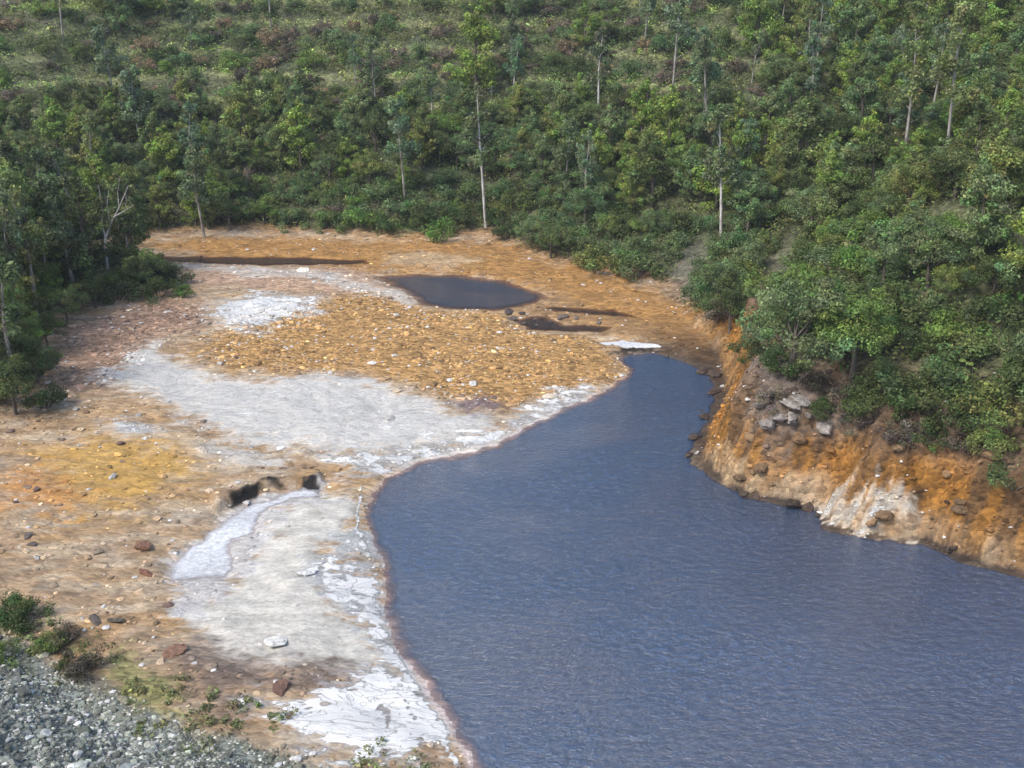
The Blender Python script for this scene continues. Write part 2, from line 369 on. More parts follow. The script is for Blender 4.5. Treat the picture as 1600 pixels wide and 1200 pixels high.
def rock_material():
    g = NT('boulder'); oi = g.n('ShaderNodeObjectInfo').outputs['Color']
    P = g.n('ShaderNodeNewGeometry').outputs['Position']; n = g.noise(P, 3.2, 8, .7); n2 = g.noise(P, 14, 4, .6)
    c = g.mix(1.0, oi, g.ramp(n, .3, .7, .5, 1.45), 'MULTIPLY')
    c = g.mix(g.ramp(n2, .58, .7, 0, .6), c, (.42, .3, .16, 1))
    b = g.n('ShaderNodeBump', {'Strength': .9, 'Distance': .12, 'Height': n}).outputs[0]
    p = g.n('ShaderNodeBsdfPrincipled', {'Base Color': c, 'Roughness': .8, 'Normal': b}); g.surf(p.outputs[0]); return g.m

M_ground = ground_material()
M_river = water_material('river_water', (.024, .050, .100, 1), .10, 1.0, 1.0, .05, 2.4)
M_pond = water_material('pond_water', (.015, .025, .045, 1), .2, .6, 1.2, .05, 2.2)
M_dark = water_material('stream_water', (.03, .02, .016, 1), .12, .5, 1.5, .08, 1.4)
M_milk = water_material('milky_water', (.56, .57, .58, 1), .06, .5, 1.6, .12)
M_foam = water_material('white_water', (.85, .86, .88, 1), .03, 1.0, 3.0, .4)
M_leaf = leaf_material('leaves'); M_scrub = leaf_material('scrub_leaves', .25)
M_bark = bark_material('bark_brown', (.07, .055, .045, 1), (.17, .14, .115, 1))
M_pale = bark_material('bark_pale', (.15, .13, .11, 1), (.40, .37, .33, 1), 3)
M_white = bark_material('bark_white', (.28, .25, .22, 1), (.62, .60, .56, 1), 3)
M_stone = stone_material(); M_rock = rock_material()

# ------------------------------------------------------------ ground sheet
def axis(segments):
    o = []
    for a, b, step in segments:
        n = max(1, int(round((b-a)/step))); o += list(np.linspace(a, b, n, endpoint=False))
    return o
xs = np.array(axis([(-420,-120,30),(-120,-60,4),(-60,-34,.9),(-34,24,.145),(24,40,.4),(40,70,1.5),(70,120,5),(120,421,30)]) + [421])
ys = [22.0]
while ys[-1] < 92: ys.append(ys[-1] + max(.09, .0024*ys[-1]))
while ys[-1] < 150: ys.append(ys[-1] + .5)
ys = np.array(axis([(-150,0,10),(0,22,1.0)]) + ys + axis([(151,200,3),(200,620,20)]))
X, Y = np.meshgrid(xs, ys); fx, fy = X.ravel(), Y.ravel()
H = height(fx, fy)
col, cr, st = surface(fx, fy, H)
nx, ny = len(xs), len(ys)
ii = (np.arange(ny-1)[:, None]*nx + np.arange(nx-1)[None, :]).ravel()
F = np.stack([ii, ii+1, ii+nx+1, ii+nx], 1)
g = obj('ground', mesh_from('ground', np.stack([fx, fy, H], 1), F, M_ground, col, True, {'crust': cr, 'stony': st}))
tag(g, kind='structure')

def water_sheet(name, poly, mat, step, z, grow=1.6, label=None):
    lo, hi = poly.min(0)-grow, poly.max(0)+grow
    ax = np.arange(lo[0], hi[0]+step, step); ay = np.arange(lo[1], hi[1]+step, step)
    X, Y = np.meshgrid(ax, ay); x, y = X.ravel(), Y.ravel(); n = len(ax)
    keep = sdf(poly, x, y) < grow
    ii = (np.arange(len(ay)-1)[:, None]*n + np.arange(n-1)[None, :]).ravel()
    F = np.stack([ii, ii+1, ii+n+1, ii+n], 1); F = F[keep[F].all(1)]
    used = np.unique(F); mp = np.zeros(len(x), int); mp[used] = np.arange(len(used))
    x, y = x[used], y[used]; dep = np.maximum(z - height(x, y), 0)
    o = obj(name, mesh_from(name, np.stack([x, y, np.full(len(x), z)], 1), mp[F], mat, None, True, {'depth': dep}))
    return tag(o, kind='structure')
water_sheet('river_water', river, M_river, .25, 0.0)
water_sheet('pond_water', pond, M_pond, .25, 0.004, .8)
water_sheet('stream_water', inlet, M_dark, .25, 0.008, .6)
water_sheet('stream_water', farstream, M_dark, .3, 0.004, .5)
water_sheet('stream_water', ledge, M_dark, .2, 0.008, .5)
water_sheet('rapids_water', rapids, M_foam, .15, 0.012, .5)
water_sheet('pool_water', pool, M_milk, .12, 0.004, .5)

hm = bpy.data.materials.new('haze'); hm.use_nodes = True; t_ = hm.node_tree; t_.nodes.clear()
o_ = t_.nodes.new('ShaderNodeOutputMaterial'); p_ = t_.nodes.new('ShaderNodeVolumePrincipled')
p_.inputs['Color'].default_value = (.86, .92, 1, 1); p_.inputs['Density'].default_value = .0003
t_.links.new(p_.outputs[0], o_.inputs['Volume'])
hv = np.array([(a, b, c) for a in (-440, 440) for b in (-170, 640) for c in (-3.0, 75.0)])
hf = np.array([(0,1,3,2),(4,6,7,5),(0,4,5,1),(2,3,7,6),(0,2,6,4),(1,5,7,3)])
tag(obj('haze', mesh_from('haze', hv, hf, hm)), kind='stuff')

# ------------------------------------------------------------ stones as ground cover
def ico():
    t = (1+5**.5)/2
    v = np.array([(-1,t,0),(1,t,0),(-1,-t,0),(1,-t,0),(0,-1,t),(0,1,t),(0,-1,-t),(0,1,-t),(t,0,-1),(t,0,1),(-t,0,-1),(-t,0,1)], float)
    v /= np.linalg.norm(v[0])
    f = np.array([(0,11,5),(0,5,1),(0,1,7),(0,7,10),(0,10,11),(1,5,9),(5,11,4),(11,10,2),(10,7,6),(7,1,8),(3,9,4),(3,4,2),(3,2,6),(3,6,8),(3,8,9),(4,9,5),(2,4,11),(6,2,10),(8,6,7),(9,8,1)])
    return v, f
def subdiv(v, f):
    v = list(map(tuple, v)); mid = {}; nf = []
    def m(a, b):
        k = (min(a, b), max(a, b))
        if k not in mid:
            p = (np.array(v[a])+np.array(v[b])); p /= np.linalg.norm(p); mid[k] = len(v); v.append(tuple(p))
        return mid[k]
    for a, b, c in f:
        x, y, z = m(a, b), m(b, c), m(c, a); nf += [(a,x,z),(b,y,x),(c,z,y),(x,y,z)]
    return np.array(v), np.array(nf)
IV, IF = ico()
def stones(name, n, dens, size, flatn=.45, tint=None, jit=.35, box=(-34, 24, 24, 93), WH=.06):
    k = n*9; x = N.uniform(box[0], box[1], k); y = box[2] + (box[3]-box[2])*N.uniform(0, 1, k)**1.3
    h = height(x, y); u, v = project(x, y, h)
    ok = (u > -60) & (u < 1660) & (v < 1260) & (h > .03) & (N.uniform(0, 1, k) < dens(x, y, h)*(.25 + .75*sst(-.12, .12, fbm(x*.7, y*1.2, 77))))
    x, y, h = x[ok][:n], y[ok][:n], h[ok][:n]; n = len(x)
    c, crr, stt = surface(x, y, h)
    if tint is not None: c = c*.35 + np.array(tint)*.65
    c = c*np.exp(N.normal(0, jit, (n, 1)))*np.exp(N.normal(0, .025, (n, 3)))
    wh = N.uniform(0, 1, n) < WH + .30*crr; c[wh] = np.array((.6, .58, .54))*N.uniform(.7, 1.1, (wh.sum(), 1))
    s = size*np.exp(N.normal(0, .5, n))
    P = IV[None]*(1 + N.uniform(-.28, .28, (n, 12, 1)))*np.stack([s*N.uniform(.8, 1.5, n), s, s*flatn], 1)[:, None, :]
    a = N.uniform(0, 6.28, n); ca, sa = np.cos(a)[:, None], np.sin(a)[:, None]
    P = np.stack([P[..., 0]*ca - P[..., 1]*sa, P[..., 0]*sa + P[..., 1]*ca, P[..., 2]], 2)
    P += np.stack([x, y, h + s*flatn*.25], 1)[:, None, :]
    F = (IF[None] + (np.arange(n)*12)[:, None, None]).reshape(-1, 3)
    o = obj(name, mesh_from(name, P.reshape(-1, 3), F, M_stone, np.repeat(np.clip(c, .01, .85), 12, 0)))
    return tag(o, kind='stuff')
def inz(k, x, y, s=.5): return 1 - sst(-s, s, sdf(Z[k], x, y))
def dbar(x, y, h): return np.maximum(inz('bar', x, y), .8*inz('red', x, y))*(sdf(flat, x, y) < .3)
def dflat(x, y, h):
    smooth = np.maximum.reduce([inz('delta', x, y), inz('sand', x, y), inz('salt', x, y), inz('shorea', x, y)])
    return (1 - .97*smooth)*(sdf(flat, x, y) < 1)*(sdf(pool, x, y) > .1)
def dgrav(x, y, h): return 1 - sst(-1.6, .6, sdf(nearhill, x, y))
def dbank(x, y, h): return (x > 7)*(sdf(flat, x, y) > -.2)*(sdf(flat, x, y) < 6)
tag(stones('gravel', 12000, dbar, .06, .4, None, .42), 'orange brown stones strewn over the raised gravel bar', 'gravel')
tag(stones('gravel', 6000, dflat, .06, .4, None, .4), 'tan and pale pebbles strewn over the river flat', 'gravel')
tag(stones('gravel', 27000, dgrav, .036, .55, (.19, .195, .15), .5, (-22, 0, 22, 37), .02), 'grey green crushed stone on the foreground slope', 'gravel')
tag(stones('gravel', 2600, dbank, .05, .6, None, .5, (7, 34, 32, 72), .04), 'brown broken rock on the steep right bank', 'gravel')

# ------------------------------------------------------------ leaves
LEAFGAIN = 1.55
def leafcloud(cent, rad, per, size, base, var=.28, up=.45, seed=0, squash=.75):
    """leaf quads round clump centres; cent (k,3), rad (k,)"""
    r = np.random.RandomState(seed); k = len(cent); n = k*per
    d = r.normal(size=(n, 3)); d /= np.linalg.norm(d, axis=1)[:, None]
    rr = r.uniform(.45, 1.05, n)**.8
    cr_ = np.repeat(rad, per); P = np.repeat(cent, per, 0) + d*(rr*cr_)[:, None]*np.array((1, 1, squash))
    nrm = d*.7 + np.array((0, 0, up)) + r.normal(0, .45, (n, 3)); nrm /= np.linalg.norm(nrm, axis=1)[:, None]
    t = np.cross(nrm, r.normal(size=(n, 3))); t /= np.linalg.norm(t, axis=1)[:, None]; b = np.cross(nrm, t)
    s = size*np.exp(r.normal(0, .3, n))[:, None]
    V = np.stack([P - t*s, P - b*s*.5, P + t*s, P + b*s*.5], 1).reshape(-1, 3)
    clump = np.exp(r.normal(0, var*.6, k)); hue = r.normal(0, .09, (k, 3))
    c = LEAFGAIN*np.array(base)[None]*(np.repeat(clump, per)*np.exp(r.normal(0, var, n)))[:, None]*np.exp(np.repeat(hue, per, 0))
    c = np.repeat(np.clip(c, .004, 1), 4, 0)
    F = np.arange(n*4).reshape(-1, 4)
    return V, F, c
def tubes(paths, sides=6):
    """paths: list of [(x,y,z,r), ...]"""
    V, F = [], []; off = 0
    for p in paths:
        p = np.array(p, float); m = len(p)
        for i in range(m):
            a = p[min(i+1, m-1), :3] - p[max(i-1, 0), :3]; a /= np.linalg.norm(a)+1e-9
            u = np.cross(a, (0.3, 1, .1)); u /= np.linalg.norm(u)+1e-9; v = np.cross(a, u)
            for s in range(sides):
                q = 2*math.pi*s/sides; V.append(p[i, :3] + (u*math.cos(q) + v*math.sin(q))*p[i, 3])
        for i in range(m-1):
            for s in range(sides):
                s2 = (s+1) % sides; F.append((off+i*sides+s, off+i*sides+s2, off+(i+1)*sides+s2, off+(i+1)*sides+s))
        off += m*sides
    return np.array(V), np.array(F)
def limb(r, p, d, L, rad, bend=.25, n=5, lift=.1):
    o = []; p = np.array(p, float); d = np.array(d, float); d /= np.linalg.norm(d)
    for i in range(n+1):
        f = i/n; o.append((*p, rad*(1-.85*f))); d = d + r.normal(0, bend/n**.5, 3) + np.array((0, 0, lift/n)); d /= np.linalg.norm(d); p = p + d*L/n
    return o

def make_tree(kind, seed):
    """returns {part: mesh}, nominal height"""
    r = np.random.RandomState(seed)
    if kind == 'pine':            # bushy young conifer, crown nearly to the ground
        h = 6.0; tr = [(0, 0, -.5, .16), (.05, 0, 1, .13), (r.normal(0, .1), r.normal(0, .1), 3, .09), (r.normal(0, .15), r.normal(0, .15), 5.4, .02)]
        paths = [tr]; cent = []; rad = []
        for i in range(30):
            z = .9 + 4.6*r.uniform()**1.0; a = r.uniform(0, 6.28); env = (1.75*math.sin(math.pi*min(1, (z+.6)/6.6)**.75)+.15)*r.uniform(.75, 1.2)
            L = env; d = (math.cos(a), math.sin(a), .35+r.uniform(-.1, .3))
            lb = limb(r, (0, 0, z-.4), d, L, .035, .2, 4, .15); paths.append(lb)
            for f in (2, 3, 4): cent.append(lb[f][:3]); rad.append(r.uniform(.32, .58))
        for i in range(5): cent.append((r.normal(0, .25), r.normal(0, .25), 5.1+.25*i)); rad.append(.42-.05*i)
        base = (.092, .122, .044); V, F, c = leafcloud(np.array(cent), np.array(rad), 85, .085, base, .3, .5, seed)
        mat = M_bark
    elif kind == 'oak':           # rounded evergreen tree with a dense lobed crown
        h = 4.6; paths = [[(0, 0, -.5, .17), (0, .05, .8, .13), (.1, 0, 1.7, .1)]]; cent = []; rad = []
        for i in range(13):
            a = r.uniform(0, 6.28); e = r.uniform(.15, 1.35); L = r.uniform(1.4, 2.4)
            d = (math.cos(a)*math.cos(e), math.sin(a)*math.cos(e), math.sin(e))
            lb = limb(r, (0, 0, 1.2+r.uniform(0, .6)), d, L, .05, .3, 4, .1); paths.append(lb)
            e_ = np.array(lb[-1][:3]); cent.append(e_); rad.append(r.uniform(.6, .85))
            for q in range(4): cent.append(e_*np.array((.95, .95, 1)) + r.normal(0, .5, 3)*np.array((1, 1, .6)) ); rad.append(r.uniform(.3, .55))
        base = (.074, .104, .038); V, F, c = leafcloud(np.array(cent), np.array(rad), 180, .06, base, .28, .5, seed)
        mat = M_bark
    elif kind == 'eucalyptus':    # tall thin pale trunk, open plumes of foliage
        h = 10.0; x1, y1 = r.normal(0, .25, 2); x2, y2 = r.normal(0, .5, 2)
        tr = [(0, 0, -.5, .15), (x1*.4, y1*.4, 2.5, .12), (x1, y1, 5, .09), (x2, y2, 8, .05), (x2*1.2, y2*1.2, 9.6, .015)]
        paths = [tr]; cent = []; rad = []
        for i in range(20):
            z = r.uniform(3.6, 9.2); f = (z-2.5)/7; a = r.uniform(0, 6.28); L = (1.55 - .9*max(0, f-.3))*r.uniform(.6, 1.2)
            px, py = np.interp(z, [0, 2.5, 5, 8, 9.6], [0, x1*.4, x1, x2, x2*1.2]), np.interp(z, [0, 2.5, 5, 8, 9.6], [0, y1*.4, y1, y2, y2*1.2])
            lb = limb(r, (px, py, z-.3), (math.cos(a), math.sin(a), .9), L, .03, .25, 4, .1); paths.append(lb)
            for q in (3, 4): cent.append(lb[q][:3]); rad.append(r.uniform(.28, .55))
            cent.append(np.array(lb[4][:3]) + r.normal(0, .3, 3)); rad.append(r.uniform(.2, .4))
        for q in range(3): cent.append((x2*1.15, y2*1.15, 9+.35*q)); rad.append(.32)
        base = (.088, .122, .06); V, F, c = leafcloud(np.array(cent), np.array(rad), 60, .10, base, .3, .2, seed, 1.1)
        mat = M_pale
    elif kind in ('shrub', 'heath'):
        h = 2.0; paths = []; cent = []; rad = []
        for i in range(10 if kind == 'shrub' else 12):
            a = r.uniform(0, 6.28); d = (math.cos(a), math.sin(a), r.uniform(.5, 2.2)); L = r.uniform(.9, 1.5)
            lb = limb(r, (0, 0, -.2), d, L+.2, .03, .25, 4, .1); paths.append(lb)
            cent.append(lb[4][:3]); rad.append(r.uniform(.4, .58) if kind == 'shrub' else r.uniform(.3, .45))
            cent.append(np.array(lb[3][:3])+r.normal(0, .2, 3)); rad.append(r.uniform(.3, .45))
        base = (.066, .097, .034) if kind == 'shrub' else (.115, .10, .075)
        V, F, c = leafcloud(np.array(cent), np.array(rad), 150 if kind == 'shrub' else 110, .06, base, .28, .5, seed)
        mat = M_bark
    TV, TF = tubes(paths, 5 if kind != 'eucalyptus' else 6)
    tn, cn = ('stem', 'foliage') if kind in ('shrub', 'heath') else ('trunk', 'crown')
    return {tn: mesh_from(kind+'_'+tn, TV, TF, mat, None, True), cn: mesh_from(kind+'_'+cn, V, F, M_leaf, c)}, h

KINDS = {'pine': ('pine_tree', 5), 'oak': ('evergreen_tree', 5), 'eucalyptus': ('eucalyptus_tree', 5), 'shrub': ('shrub', 4), 'heath': ('heath_bush', 3)}
LIB = {}
for kq, (kind, (_, nv)) in enumerate(KINDS.items()):
    LIB[kind] = [make_tree(kind, 100*kq + i + 11) for i in range(nv)]

TINTS = {   # multipliers on the leaf colour of the kind
 'dark green': (.7, .68, .62), 'mid green': (1.08, 1, .95), 'bright green': (1.3, 1.4, .9), 'grey green': (1.3, 1.25, 1.4),
 'blue green': (1.05, 1.15, 1.25), 'olive': (1.45, 1.25, .95), 'yellowish green': (1.55, 1.55, .9)}
placed = []   # (x, y, radius)
plants = []   # dicts to be labelled
def plant(kind, x, y, scale, tint, rot=None, label=None, trunk=None, sq=1.0, tilt=(0, 0)):
    parts, h = R.choice(LIB[kind]); name = KINDS[kind][0]
    e = bpy.data.objects.new(name, None); C.objects.link(e); e.empty_display_size = .3
    z = height1(x, y); e.location = (x, y, z - .05*scale)
    e.rotation_euler = (tilt[0], tilt[1], R.uniform(0, 6.28) if rot is None else rot)
    e.scale = (scale*sq, scale*sq, scale)
    for pn, me in parts.items():
        o = obj(pn, me, e)
        o.color = (*TINTS[tint], 1) if pn in ('crown', 'foliage') else (1, 1, 1, 1)
        if pn == 'trunk' and trunk: o.data = me.copy(); o.data.materials[0] = trunk
    u, v = project(x, y, z + h*scale*.6)
    plants.append(dict(o=e, kind=kind, u=u, v=v, tint=tint, h=h*scale, label=label, z=z))
    rad = {'pine': 1.9, 'oak': 2.3, 'eucalyptus': 1.3, 'shrub': 1.5, 'heath': 1.3}[kind]*scale*sq
    placed.append((x, y, rad)); return e

# plants picked out of the photograph: kind, base pixel, height in metres, tint, label
HERO = [
 ('oak', 1235, 590, 5.2, 'grey green', 'large grey-green bushy tree above the grey boulders on the right bank'),
 ('oak', 1330, 590, 4.6, 'bright green', 'bright green tree just right of the large grey-green bushy tree'),
 ('shrub', 1455, 650, 2.6, 'dark green', 'dark round shrub at the cliff top under the green trees on the right'),
 ('shrub', 1400, 632, 2.3, 'dark green', 'dark shrub at the lip of the brown cliff, left of its rounder neighbour'),
 ('shrub', 1560, 672, 2.6, 'olive', 'olive shrub at the cliff top near the right edge'),
 ('shrub', 1585, 770, 1.9, 'mid green', 'green shrub hanging low over the orange cliff at the right edge'),
 ('oak', 1140, 520, 3.4, 'dark green', 'small dark tree at the bend where the orange bank turns'),
 ('shrub', 1110, 450, 2.4, 'dark green', 'dark shrub right of the grey scree above the far beach'),
 ('shrub', 1000, 435, 2.6, 'mid green', 'rounded green shrub on the edge of the far orange beach'),
 ('shrub', 935, 425, 2.8, 'olive', 'olive rounded shrub beside the far orange beach'),
 ('oak', 860, 405, 3.2, 'mid green', 'green tree bulging over the far beach right of the pond'),
 ('oak', 915, 350, 3.6, 'blue green', 'pale blue-green rounded tree in the middle of the lower slope'),
 ('pine', 470, 270, 6.2, 'yellowish green', 'yellow-green round pine standing out in the middle of the left slope'),
 ('oak', 360, 360, 3.0, 'mid green', 'green bush by the far beach above the dark channel'),
 ('shrub', 690, 375, 2.4, 'bright green', 'bright green shrub on the far beach edge above the pond'),
 ('pine', 745, 150, 8.5, 'yellowish green', 'tall yellowish pine near the top centre of the hillside'),
 ('pine', 1180, 95, 6.5, 'bright green', 'bright green upright tree on the upper slope right of centre'),
 ('pine', 1330, 110, 7.0, 'blue green', 'pale blue-green tree by the bare brown patch on the upper right slope'),
 ('shrub', 290, 462, 1.1, 'bright green', 'small bright green bush alone on the gravel by the left thicket'),
 ('oak', 232, 450, 2.8, 'dark green', 'dark bush at the tip of the left thicket'),
 ('shrub', 185, 470, 2.2, 'dark green', 'dark shrub along the lower edge of the left thicket'),
 ('oak', 45, 560, 3.0, 'bright green', 'bright green bush on the lower left thicket'),
 ('oak', 25, 650, 3.4, 'dark green', 'dark grey-green bush nearest the camera at the left edge'),
 ('shrub', 70, 640, 1.8, 'dark green', 'low dark shrub beside the left edge gravel'),
 ('shrub', 25, 985, 1.3, 'dark green', 'dark green shrub on the foreground gravel at the left edge'),
 ('shrub', 80, 1015, 1.0, 'olive', 'olive shrub in the middle of the foreground shrub row'),
 ('shrub', 5, 960, 1.2, 'dark green', 'dark shrub at the left edge behind the foreground shrub row'),
 ('shrub', 50, 970, 1.1, 'dark green', 'dark shrub behind the middle of the foreground shrub row'),
 ('heath', 105, 1005, 1.0, 'dark green', 'dark brown bush between the foreground shrubs'),
 ('shrub', 5, 1030, 1.0, 'olive', 'olive low shrub at the left edge above the foreground gravel'),
 ('shrub', 120, 1045, .9, 'dark green', 'dark low shrub next to the last bush of the foreground row'),
 ('heath', 135, 1050, 1.3, 'dark green', 'brownish dark bush at the right end of the foreground shrub row'),
 ('pine', 140, 420, 6.5, 'dark green', 'dark narrow pine in the left thicket behind the bare forked tree'),
 ('eucalyptus', 60, 500, 10, 'olive', 'tall olive eucalyptus at the left edge of the thicket'),
 ('eucalyptus', 15, 470, 9.5, 'yellowish green', 'yellowish tall eucalyptus touching the left edge of the photo'),
 ('oak', 8, 600, 3.8, 'dark green', 'dark bush at the left edge above the nearest dark bush'),
 ('oak', 60, 600, 2.8, 'mid green', 'mid green bush at the lowest corner of the left thicket'),
 ('oak', 75, 545, 2.6, 'dark green', 'dark bush behind the lowest corner of the left thicket'),
 ('oak', 105, 505, 2.8, 'mid green', 'mid green bush on the front of the left thicket above the red gravel'),
 ('oak', 150, 482, 2.8, 'dark green', 'dark bush on the front of the left thicket above the red gravel'),
 ('shrub', 250, 468, 2.0, 'dark green', 'dark low shrub under the tip bush of the left thicket'),
 ('oak', 30, 520, 3.6, 'olive', 'olive bush inside the left thicket at the left edge'),
 ('pine', 90, 470, 7.5, 'dark green', 'tall dark pine inside the left thicket'),
 ('pine', 30, 470, 7.5, 'mid green', 'tall mid green pine near the left edge of the thicket'),
 ('pine', 210, 420, 7.0, 'mid green', 'tall mid green pine at the far end of the left thicket'),
 ('heath', 1205, 640, 1.2, 'mid green', 'dry brown bush at the left end of the grey boulders'),
 ('heath', 1260, 615, 1.5, 'dark green', 'dark brown bush at the top of the grey boulders'),
 ('heath', 1310, 640, 1.4, 'mid green', 'dry brown bush at the upper right of the grey boulders'),
 ('shrub', 1350, 640, 1.9, 'dark green', 'dark shrub on the cliff lip above the right end of the boulders'),
 ('shrub', 1510, 660, 2.2, 'dark green', 'dark shrub on the cliff lip between two rounder shrubs'),
 ('shrub', 1225, 590, 1.8, 'mid green', 'green shrub at the foot of the large grey-green bushy tree'),
 ('shrub', 1290, 665, 1.3, 'dark green', 'low dark shrub hanging on the brown cliff below the boulders'),
 ('heath', 1390, 700, 1.2, 'dark green', 'dark brown bush halfway down the brown cliff'),
 ('shrub', 1445, 690, 1.5, 'dark green', 'dark shrub spilling over the middle of the right cliff'),
 ('shrub', 1545, 715, 1.5, 'olive', 'olive shrub spilling over the cliff near the right edge'),
 ('shrub', 1175, 560, 1.6, 'dark green', 'dark shrub on the edge of the orange bank above the river neck'),
 ('heath', 1345, 668, 1.4, 'dark green', 'dark brown dry bush on the cliff right of the grey boulders'),
 ('heath', 1430, 690, 1.2, 'mid green', 'dry brown bush on the upper edge of the orange cliff'),
 ('heath', 1505, 705, 1.3, 'dark green', 'dark brown dry bush on the upper cliff near the right edge'),
 ('heath', 1125, 500, 1.8, 'mid green', 'brown heath bush at the foot of the grey scree'),
]
for kind, u, v, hh, tint, lab in HERO:
    x, y, z = hit(u, v); nom = {'pine': 6, 'oak': 4.6, 'eucalyptus': 10, 'shrub': 2, 'heath': 2}[kind]
    plant(kind, x, y, hh/nom, tint, label=lab)
# tall pale-trunked eucalypts: top and foot of the visible trunk in the photograph
TALL = [
 (759, 215, 357, 'mid green', M_white, 'eucalyptus with a bright white trunk standing above the far end of the pond'),
 (934, 120, 215, 'mid green', M_white, 'eucalyptus with a white trunk right of centre on the middle slope'),
 (1047, 50, 190, 'grey green', M_pale, 'tall eucalyptus with a long grey trunk above the scree'),
 (1407, 130, 285, 'olive', M_pale, 'left one of the two tall bare-stemmed eucalypts on the right slope'),
 (1476, 110, 275, 'olive', M_pale, 'right one of the two tall bare-stemmed eucalypts on the right slope'),
 (1127, 250, 372, 'mid green', M_white, 'eucalyptus with a thin white trunk on the lower slope above the bank bend'),
 (222, 180, 235, 'grey green', M_pale, 'thin pale-stemmed eucalyptus on the left middle slope'),
 (180, 110, 170, 'grey green', M_pale, 'pale-stemmed eucalyptus high on the left slope'),
 (634, 230, 320, 'blue green', M_pale, 'blue-green eucalyptus left of the bright white trunk'),
 (1447, -60, 40, 'mid green', M_pale, 'dark-crowned tall eucalyptus at the top right of the hillside'),
 (320, 300, 372, 'mid green', M_pale, 'thin eucalyptus by the far beach near the left thicket'),
]
TR = np.random.RandomState(5)
for i, (u, v0, v1, tint, mat, lab) in enumerate(TALL):
    x, y, z = hit(u, v1); D = y*CP - (z-CAMH)*SP; bare = (v1-v0)/FPX*D*1.04; h = bare + 3.6
    e = bpy.data.objects.new('eucalyptus_tree', None); C.objects.link(e); e.location = (x, y, z)
    r = np.random.RandomState(50+i); b1 = r.normal(0, .3, 2); b2 = b1 + r.normal(0, .2, 2)
    tr = [(0, 0, -.3, .125), (b1[0]*.5, b1[1]*.5, bare*.5, .095), (b1[0], b1[1], bare, .07), (b2[0], b2[1], h-.4, .025)]
    V, F = tubes([tr], 8); obj('trunk', mesh_from('tall_trunk', V, F, mat, None, True), e)
    cent, rad = [], []
    for k in range(20):
        z0 = bare*.6 + (h-bare*.6)*r.uniform(0, .95); a = r.uniform(0, 6.28); f = (z0-bare*.6)/(h-bare*.6)
        bx, by = np.interp(z0, [0, bare*.5, bare, h], [0, b1[0]*.5, b1[0], b2[0]]), np.interp(z0, [0, bare*.5, bare, h], [0, b1[1]*.5, b1[1], b2[1]])
        L = r.uniform(.7, 1.5)*(1.2-.6*f)
        lb = limb(r, (bx, by, z0), (math.cos(a), math.sin(a), .8), L, .035, .25, 4, .1)
        V, F = tubes([lb], 5); obj('branch', mesh_from('branch', V, F, mat, None, True), e)
        if k < 3: continue        # some limbs are bare
        for q in (3, 4): cent.append(lb[q][:3]); rad.append(r.uniform(.3, .55))
        cent.append(np.array(lb[4][:3]) + r.normal(0, .3, 3)); rad.append(r.uniform(.25, .45))
    cent.append((b2[0], b2[1], h-.2)); rad.append(.4)
    V, F, c = leafcloud(np.array(cent), np.array(rad), 70, .10, (.088, .122, .06), .3, .2, 500+i, 1.1)
    cr_ = obj('crown', mesh_from('tall_crown', V, F, M_leaf, c), e); cr_.color = (*TINTS[tint], 1)
    tag(e, lab, 'tree'); placed.append((x, y, .9))
# the bare forked tree of the left thicket
x, y, z = hit(168, 430)
e = bpy.data.objects.new('bare_tree', None); C.objects.link(e); e.location = (x, y, z)
tag(e, 'leafless pale forked tree leaning right in front of the left thicket', 'tree')
V, F = tubes([[(0, 0, -.3, .13), (.1, 0, 1.2, .11), (.25, 0, 2.6, .095)]], 8); obj('trunk', mesh_from('bare_trunk', V, F, M_white, None, True), e)
for p in ([(.25,0,2.6,.085),(.7,.1,3.6,.07),(1.5,.1,4.8,.05),(2.3,.2,6.3,.02)], [(.25,0,2.6,.07),(.2,-.1,3.8,.05),(.35,0,5.2,.03),(.3,0,6.4,.012)],
          [(1.0,.1,4.1,.045),(1.7,0,4.5,.03),(2.6,.1,5.0,.012)], [(.7,.1,3.6,.04),(.6,.2,4.8,.03),(.9,.2,6.0,.012)], [(1.5,.1,4.8,.035),(1.5,.2,5.8,.02),(1.8,.2,6.9,.01)]):
    V, F = tubes([p], 6); obj('branch', mesh_from('bare_branch', V, F, M_white, None, True), e)
placed.append((x, y, 1.0))

